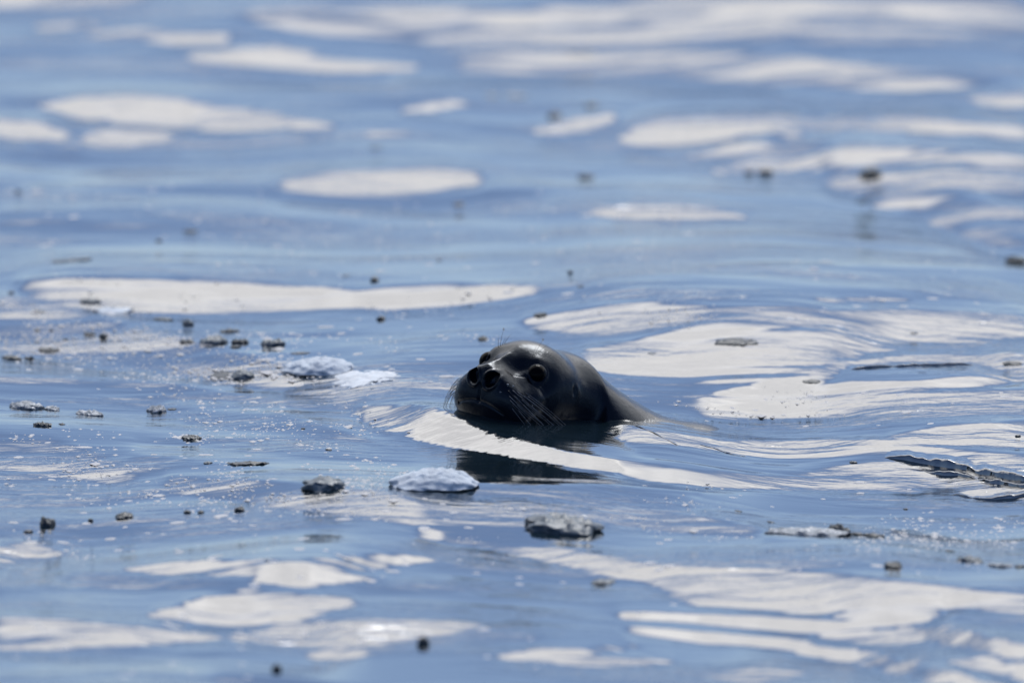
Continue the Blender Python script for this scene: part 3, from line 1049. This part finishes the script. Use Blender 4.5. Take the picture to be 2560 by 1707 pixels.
def surface_tilt(x, y):
    e = 0.03
    hx = float(water_h(np.array([x + e]), np.array([y]))[0] - water_h(np.array([x - e]), np.array([y]))[0]) / (2 * e)
    hy = float(water_h(np.array([x]), np.array([y + e]))[0] - water_h(np.array([x]), np.array([y - e]))[0]) / (2 * e)
    return Vector((-hx, -hy, 1)).normalized().to_track_quat('Z', 'Y')


# u, v of the waterline, width, height (survey units), kind of ice, raggedness, name, label
CHUNKS = [
 (1274,268,46,22,'dark',.5,'ice_chunk','blocky dark ice chunk by the left tip of the pale far reflection'),
 (1358,244,44,14,'grey',.5,'ice_chunk','blurred grey ice chunk just beyond the blocky dark chunk far behind the seal'),
 (1318,124,18,16,'grey',.4,'ice_bit','grey ice bit, left one of a faint pair near the top of the picture'),
 (1348,124,16,16,'grey',.4,'ice_bit','grey ice bit, right one of a faint pair near the top of the picture'),
 (1130,222,46,10,'pale',.6,'slush_patch','pale flat slush patch near the far end of a short white streak'),
 (1185,222,70,9,'pale',.6,'slush_patch','long thin pale slush patch far behind the seal, left of the blocky dark chunk'),
 (1722,400,26,14,'dark',.6,'ice_chunk','small dark ice chunk, left half of a joined pair under the far reflection'),
 (1760,401,34,18,'dark',.5,'ice_chunk','larger dark ice chunk, right half of a joined pair under the far reflection'),
 (2000,402,62,24,'dark',.35,'ice_chunk','rounded black ice chunk on the broad white far reflection'),
 (1347,408,38,14,'grey',.6,'ice_chunk','low grey ice chunk in blue water left of the broad far reflection'),
 (2335,602,52,24,'dark',.8,'ice_chunk','ragged dark ice chunk at the right edge of the picture'),
 (1054,470,26,16,'grey',.8,'ice_bit','ragged grey ice bit above the head at mid distance'),
 (1054,500,16,10,'grey',.6,'ice_bit','tiny grey ice bit just below the ragged grey one above the head'),
 (1310,628,12,18,'dark',.4,'ice_bit','upright dark ice bit in blue water behind the seal'),
 (1333,659,16,9,'grey',.6,'ice_bit','flat grey ice bit just nearer than the upright dark bit'),
 (438,532,24,13,'dark',.7,'ice_bit','small dark ice bit amid pale flakes, far left'),
 (365,555,13,13,'dark',.5,'ice_bit','tiny dark ice bit left of and nearer than the small dark one, far left'),
 (42,442,13,13,'dark',.4,'ice_bit','lone dark ice bit near the left edge, far away'),
 (864,341,20,10,'grey',.5,'ice_bit','faint grey ice bit in plain blue water left of centre, far away'),
 (1008,600,11,10,'dark',.5,'ice_bit','pin-sized dark ice bit in blue water above and left of the head'),
 (165,598,95,10,'grey',.5,'slush_patch','long low grey slush patch near the left edge beyond the white streak'),
 (860,645,26,15,'dark',.5,'ice_chunk','compact dark ice chunk on the far edge of the long white streak'),
 (875,735,24,15,'dark',.4,'ice_chunk','compact dark ice chunk in blue water nearer than the long white streak'),
 (1240,725,42,12,'dark',.8,'ice_chunk','thin dark ice chunk at the tip of a pale rippled patch behind the head'),
 (795,634,18,8,'grey',.5,'ice_bit','small grey ice bit beside the compact dark chunk on the long white streak'),
 (90,717,22,9,'dark',.7,'ice_bit','flat dark ice bit on speckled slush at the left'),
 (25,672,16,8,'dark',.5,'ice_bit','dark ice bit near the left edge at the end of the white streak'),
 (208,694,48,14,'grey',.2,'ice_chunk','smooth grey ice hump half sunk by the white streak at the left'),
 (260,716,90,16,'snow',.5,'snow_slab','low white snowy slab behind the dark ice bits at the left'),
 (375,735,50,14,'grey',.6,'ice_chunk','low grey ice chunk linked to a taller one, upper left group'),
 (432,746,34,22,'grey',.6,'ice_chunk','tall grey ice chunk at the end of a low one, upper left group'),
 (492,788,70,28,'grey',.35,'ice_chunk','large smooth grey ice chunk with rounded top, left of the white snow mound'),
 (552,788,44,18,'dark',.7,'ice_chunk','ragged dark ice chunk touching the right side of the large smooth grey one'),
 (541,798,22,16,'dark',.4,'ice_bit','dark ice knob just in front of the large smooth grey chunk'),
 (526,762,44,14,'dark',.8,'ice_chunk','thin jagged dark ice chunk beyond the large smooth grey one'),
 (626,792,56,24,'grey',.4,'ice_chunk','low oblong grey ice chunk behind the white snow mound'),
 (428,786,38,11,'dark',.6,'ice_chunk','low dark ice chunk left of the large smooth grey one'),
 (205,769,34,12,'dark',.9,'ice_chunk','jagged dark ice chunk, left of a close pair near the left edge'),
 (237,776,26,16,'dark',.8,'ice_chunk','jagged dark ice chunk, right of a close pair near the left edge'),
 (113,806,52,13,'dark',.9,'ice_chunk','long jagged dark ice strip on pale slush near the left edge'),
 (86,760,12,14,'dark',.6,'ice_bit','upright dark ice splinter near the left edge'),
 (118,760,9,9,'dark',.6,'ice_bit','tiny dark ice bit right of the upright splinter'),
 (150,780,10,8,'dark',.6,'ice_bit','tiny dark ice bit beyond the long jagged strip'),
 (28,824,54,15,'dark',1.0,'ice_chunk','jagged black ice strip at the left edge with crystals standing up'),
 (66,825,26,13,'dark',1.0,'ice_chunk','short jagged black ice piece at the right end of the edge strip'),
 (558,866,64,28,'grey',.4,'ice_chunk','grey translucent ice block with a dark tail in front of the large smooth chunk'),
 (512,862,78,10,'dark',1.0,'ice_chunk','thin jagged black ice tail left of the grey translucent block'),
 (690,812,32,10,'dark',.6,'ice_bit','small dark ice bit behind the left end of the white snow mound'),
 (1110,779,34,11,'dark',.7,'ice_chunk','thin dark ice chunk just beyond the top of the seal\'s head'),
 (1690,786,88,10,'dark',.8,'ice_chunk','long flat dark ice piece on the bright reflection right of the seal'),
 (2100,766,14,7,'dark',.5,'ice_bit','tiny dark ice bit on the bright reflection far right'),
 (1497,812,14,6,'grey',.5,'ice_bit','tiny grey ice bit on the bright reflection beside the seal\'s neck'),
 (1864,877,42,8,'dark',.6,'ice_chunk','thin dark ice piece on the pale band right of the neck'),
 (2325,835,44,8,'dark',.6,'ice_chunk','thin dark ice piece near the right edge on the pale band'),
 (60,934,96,25,'pale',1.0,'frazil_raft','wide frosty raft of ice crystals near the left edge, dark at one end'),
 (120,940,50,14,'pale',.9,'frazil_raft','low pale crystal raft between two wider frosty rafts at the left'),
 (206,951,76,20,'pale',1.0,'frazil_raft','frosty crystal raft in the middle of the row at the left'),
 (360,944,56,27,'pale',1.1,'frazil_raft','tall frosty crystal raft with spiky dark top, alone in smooth blue water'),
 (394,940,22,8,'dark',.8,'ice_bit','low dark ice tail right of the tall spiky raft'),
 (98,978,42,17,'dark',.5,'ice_chunk','blurred dark ice chunk in front of the frosty rafts'),
 (142,975,14,11,'dark',.5,'ice_bit','dark ice bit right of the blurred chunk in front of the frosty rafts'),
 (440,1008,60,16,'dark',.7,'ice_chunk','flat dark ice plate with a serrated edge, left foreground'),
 (477,1064,20,15,'grey',.5,'ice_bit','grey ice bit left of a long blurred dark strip'),
 (568,1066,96,18,'dark',.8,'ice_chunk','long blurred dark ice strip left of the oval grey chunk'),
 (746,1118,106,40,'grey',.2,'ice_chunk','large oval smooth grey ice chunk in front of the seal'),
 (108,1206,54,34,'dark',.7,'ice_chunk','blurred dark ice chunk with pale rim near the left edge foreground'),
 (65,1222,18,16,'dark',.4,'ice_bit','blurred dark ice bit below the pale-rimmed chunk'),
 (208,1197,13,18,'dark',.4,'ice_bit','upright blurred dark ice bit, left foreground'),
 (283,1189,56,24,'dark',.4,'ice_chunk','blurred dark ice chunk alone in the left foreground'),
 (430,1177,16,17,'dark',.4,'ice_bit','round blurred dark bit, left one of two side by side'),
 (462,1177,15,16,'dark',.4,'ice_bit','round blurred dark bit, right one of two side by side'),
 (550,1173,24,25,'dark',.5,'ice_bit','blurred dark ice knob right of the two round bits'),
 (1296,1212,190,58,'grey',.55,'ice_chunk','largest ice chunk, translucent grey slab in the foreground below the seal'),
 (1862,1224,186,34,'pale',1.1,'frazil_raft','long frosty ridged raft with dark folds, right foreground'),
 (1925,1222,58,34,'dark',.7,'ice_chunk','dark ice lump standing at the right end of the long ridged raft'),
 (1968,1228,24,18,'dark',.6,'ice_bit','dark ice knob just right of the long ridged raft'),
 (2006,1231,50,14,'dark',.6,'ice_chunk','low dark ice piece, second right of the long ridged raft'),
 (2066,1222,28,8,'dark',.6,'ice_bit','thin dark ice bit trailing furthest right of the long ridged raft'),
 (1770,1199,18,8,'dark',.6,'ice_bit','dark ice bit off the left tip of the long ridged raft'),
 (2052,1302,54,24,'dark',.6,'ice_chunk','blurred dark ice chunk with a pale skirt, right foreground'),
 (2228,1288,64,20,'grey',.6,'ice_chunk','grey ice chunk at the left of a trail near the right edge'),
 (2182,1266,18,9,'dark',.5,'ice_bit','dark ice bit beyond the grey chunk near the right edge'),
 (2298,1300,56,13,'pale',.9,'frazil_raft','low pale crystal raft trailing from the grey chunk near the right edge'),
 (2345,1302,20,16,'dark',.5,'ice_bit','dark ice bit at the right edge behind the pale trail'),
 (1386,1338,68,17,'grey',.5,'ice_chunk','blurred flat grey ice chunk below the largest one'),
 (972,1482,30,34,'dark',.4,'ice_chunk','blurred dark upright ice lump near the bottom of the picture'),
 (635,1542,28,28,'dark',.3,'ice_chunk','blurred round dark ice lump at the bottom of the picture'),
 (1960,1063,15,11,'dark',.5,'ice_bit','dark ice bit on the choppy white water right of the wake'),
 (2256,1098,16,11,'dark',.7,'ice_bit','dark ice bit, left of a scatter near the right edge'),
 (2292,1101,22,13,'dark',.7,'ice_bit','dark ice bit, right of a scatter near the right edge'),
 (2338,1003,12,12,'dark',.4,'ice_bit','small round dark ice bit above the dark ripples at the right edge'),
 (696,985,12,7,'dark',.5,'ice_bit','tiny dark ice bit on the smooth wave face left of the seal'),
 (755,1034,14,9,'dark',.5,'ice_bit','tiny dark ice bit at the head of a pale dash left of the reflection'),
 (1696,1174,18,7,'dark',.5,'ice_bit','tiny dark ice bit with a pale ring, right of centre foreground'),
 (2080,1170,12,8,'dark',.5,'ice_bit','tiny dark ice bit beyond the long ridged raft'),
 (900,1590,20,10,'dark',.4,'ice_bit','dark ice bit cut by the bottom edge'),
]
CHUNKS = [c for c in CHUNKS if c[1] < 1560]
MM = 1.0 / FPX
GROUPS = {'ice_chunk': ('ice chunk', 'ice chunks adrift around the seal'), 'ice_bit': ('ice bit', 'small ice bits adrift around the seal'),
          'frazil_raft': ('ice raft', 'frosty ice rafts adrift around the seal'), 'slush_patch': ('slush patch', 'slush patches far behind the seal'),
          'snow_slab': ('snow slab', None)}
for k, (u, v, w, hgt, mat, jag, name, label) in enumerate(CHUNKS):
    loc, rng_ = sight(u, v - 1)
    s = rng_ * MM
    if name == 'ice_bit':
        w, hgt = w * 1.35, hgt * 0.6
    W = w * s
    D = W * (0.70 if w < 100 else 0.85)
    top = max(0.72 * hgt * s - D * 0.5 * 0.15, hgt * s * 0.38)
    me = lump_mesh(name, W, D, top, k + 1, min(1.3, jag * 1.5), 4 if w >= 30 else (3 if w > 18 else 2))
    o = link(name, me, ICE[mat], None, loc)
    o.rotation_euler = surface_tilt(loc.x, loc.y).to_euler()
    cat, grp = GROUPS[name]
    tag(o, label, cat, grp)

# two snow-covered mounds of softer ice
for (u, v, w, hgt, tail, label, seed) in (
        (738, 850, 170, 42, (838, 868, 230, 16), 'bluish white snow mound with a long slushy tail, left of the seal\'s nose', 3),
        (1000, 1112, 200, 50, None, 'soft bluish white snow mound in front of the seal\'s dark reflection', 8)):
    loc, rng_ = sight(u, v)
    s = rng_ * MM
    root = tag(link('snow_mound', None, None, None, loc), label, 'snow mound', 'snow mounds adrift by the seal')
    me = lump_mesh('snow_crest', w * s, w * s * 0.9, hgt * s - w * s * 0.06, seed, 0.16, 6, 0.25, -2.2, 0.55)
    link('snow_crest', me, ICE['snow'], root)
    if tail is None:
        continue
    tl, _ = sight(tail[0], tail[1])
    me = lump_mesh('slush_skirt', tail[2] * s, tail[2] * s * 0.7, tail[3] * s * 0.6, seed + 40, 0.5, 5, 0.3, -3.0)
    sk = link('slush_skirt', me, ICE['skirt'], root, tl - loc - Vector((0, 0, 0.0028)))
    sk.rotation_euler = surface_tilt(tl.x, tl.y).to_euler()

# thin pale flakes, each its own piece; a few shapes share their mesh
FLAKE_MESH = []
for k in range(8):
    bm = bmesh.new()
    n_ = 18
    rim, top = [], []
    for j in range(n_):
        a = 2 * math.pi * j / n_
        r = 1 + 0.28 * mnoise.noise(Vector((math.cos(a) * 1.3, math.sin(a) * 1.3, k * 5.0))) + 0.10 * mnoise.noise(Vector((math.cos(a) * 4, math.sin(a) * 4, k * 3.0)))
        rim.append(bm.verts.new((math.cos(a) * r, math.sin(a) * r, -0.02)))
        top.append(bm.verts.new((math.cos(a) * r * 0.82, math.sin(a) * r * 0.82, 0.05 + 0.03 * mnoise.noise(Vector((j * 1.7, k, 0))))))
    cen = bm.verts.new((0, 0, 0.03))
    for j in range(n_):
        q = (j + 1) % n_
        bm.faces.new((rim[j], rim[q], top[q], top[j]))
        bm.faces.new((top[j], top[q], cen))
    me = bpy.data.meshes.new('ice_flake')
    bm.to_mesh(me)
    bm.free()
    me.materials.append(ICE['flake'])
    FLAKE_MESH.append(me)

FLAKE_ZONES = [
 # region (u0, v0, u1, v1), count, size, label
 ((20, 425, 620, 610), 34, 17, 'the open water, far left'),
 ((560, 470, 1060, 640), 30, 16, 'the water beyond the long white streak'),
 ((1060, 440, 1700, 680), 34, 17, 'the water straight behind the seal'),
 ((1700, 560, 2340, 720), 26, 16, 'the water behind the bright reflection at right'),
 ((620, 690, 1110, 880), 24, 20, 'the water between snow mound and seal'),
 ((60, 760, 700, 905), 20, 18, 'the dark-chunk field at left'),
 ((1450, 900, 2330, 985), 22, 16, "the blue band right of the seal's neck"),
 ((20, 985, 660, 1110), 22, 19, 'the water before the frosty rafts'),
 ((560, 900, 900, 1060), 16, 15, 'the wave face left of the white reflection'),
 ((20, 1120, 640, 1290), 34, 22, 'the left foreground'),
 ((640, 1140, 1220, 1330), 30, 22, 'the foreground left of the largest chunk'),
 ((1380, 1100, 2330, 1200), 20, 16, 'the smooth swell below the wake'),
 ((1400, 1230, 2330, 1310), 14, 20, 'the water round the ridged raft'),
 ((20, 1330, 1000, 1560), 26, 24, 'the blurred water at bottom left'),
 ((1100, 1330, 1700, 1560), 10, 24, 'the blurred water at bottom centre'),
]
rf = random.Random(21)
first = True
for (box, cnt, size, zone) in FLAKE_ZONES:
    for k in range(cnt):
        u, v = rf.uniform(box[0], box[2]), rf.uniform(box[1], box[3])
        loc, rng_ = sight(u, v)
        if (loc - Vector((0.1, 18.0, 0))).length < 0.2 or (1040 < u < 1500 and 760 < v < 960):
            continue
        o = bpy.data.objects.new('ice_flake', FLAKE_MESH[rf.randrange(8)])
        COL.objects.link(o)
        sc_ = size * rng_ * MM * 0.5 * rf.choice((0.45, 0.6, 0.7, 0.85, 1.0, 1.35))
        o.location = loc
        o.rotation_mode = 'QUATERNION'
        o.rotation_quaternion = surface_tilt(loc.x, loc.y) @ Matrix.Rotation(rf.uniform(0, 6.28), 3, 'Z').to_quaternion()
        o.scale = (sc_, sc_ * rf.uniform(0.8, 1.5), sc_ * rf.uniform(0.7, 1.2))
        du, dv = (u - box[0]) / (box[2] - box[0]), (v - box[1]) / (box[3] - box[1])
        side = ('left', 'middle', 'right')[min(2, int(du * 3))]
        word = 'tiny' if sc_ < 0.0036 else ('large' if sc_ > 0.0062 else 'small')
        row = 'far' if dv < 0.5 else 'near'
        mine = f'{word} pale flake on the {row} {side} of {zone}'
        tag(o, mine, 'ice flake', 'pale ice flakes on ' + zone)

# loose slush: more specks than anyone could count
SLUSH = [
 ((-10, 690, 330, 790), 700), ((-10, 740, 260, 830), 900), ((280, 770, 720, 880), 1400), ((560, 815, 760, 870), 500),
 ((250, 860, 460, 930), 120), ((440, 930, 640, 1010), 420), ((640, 930, 900, 1010), 260), ((700, 1010, 960, 1090), 120),
 ((-10, 990, 260, 1110), 300), ((150, 1060, 620, 1160), 420), ((420, 1080, 900, 1180), 500), ((820, 1085, 960, 1120), 250),
 ((1980, 1190, 2352, 1260), 600), ((2100, 1240, 2352, 1310), 260), ((1400, 1110, 1700, 1170), 60),
 ((1560, 900, 1900, 960), 160), ((700, 680, 1150, 830), 200), ((500, 480, 1000, 620), 120), ((1100, 640, 1700, 760), 200),
 ((0, 1130, 900, 1320), 160), ((1000, 1150, 1700, 1260), 160), ((100, 620, 1200, 710), 200),
]
rs = np.random.default_rng(9)
oct_v = np.array([(1, 0, 0), (0, 1, 0), (-1, 0, 0), (0, -1, 0), (0, 0, 1), (0, 0, -0.4)], float)
oct_f = [(0, 1, 4), (1, 2, 4), (2, 3, 4), (3, 0, 4), (1, 0, 5), (2, 1, 5), (3, 2, 5), (0, 3, 5)]
PX, PY = [], []
for (box, cnt) in SLUSH:
    # specks gather in short drifting lines
    nc = max(3, cnt // 22)
    cu, cv = rs.uniform(box[0], box[2], nc), rs.uniform(box[1], box[3], nc)
    pick = rs.integers(0, nc, cnt)
    cnt = int(cnt * 0.62)
    pick = pick[:cnt]
    uu = cu[pick] + rs.normal(0, 30, cnt)
    vv = cv[pick] + rs.normal(0, 7, cnt) + (uu - cu[pick]) * 0.12
    ru, rv = (uu - PW / 2) / FPX, (PH / 2 - vv) / FPX
    dy, dz = CT + rv * ST, -ST + rv * CT
    t = -CAM_H / dz
    for _ in range(8):
        t = (water_h(ru * t, dy * t) - CAM_H) / dz
    PX.append(ru * t)
    PY.append(dy * t)
PX, PY = np.concatenate(PX), np.concatenate(PY)
ok = ~((np.abs(PX - 0.05) < 0.2) & (np.abs(PY - 18.0) < 0.16))
PX, PY = PX[ok], PY[ok]
PZ = water_h(PX, PY)
sz = np.exp(rs.normal(math.log(0.0013), 0.55, len(PX)))
rot = rs.uniform(0, 6.28, len(PX))
vx = np.repeat(oct_v[None], len(PX), 0) * sz[:, None, None] * np.array([1.3, 2.6, 0.28])
vr = vx.copy()
vr[..., 0] += PX[:, None]
vr[..., 1] += PY[:, None]
vr[..., 2] += PZ[:, None]
fa = np.array(oct_f, np.int32)[None] + (np.arange(len(PX), dtype=np.int32) * 6)[:, None, None]
sm = bpy.data.meshes.new('slush')
sm.from_pydata(vr.reshape(-1, 3).tolist(), [], [tuple(f) for f in fa.reshape(-1, 3).tolist()])
sm.update()
sl = link('slush', sm, ICE['flake'])
tag(sl, 'fine white slush specks scattered over the blue water', None, None, 'stuff')
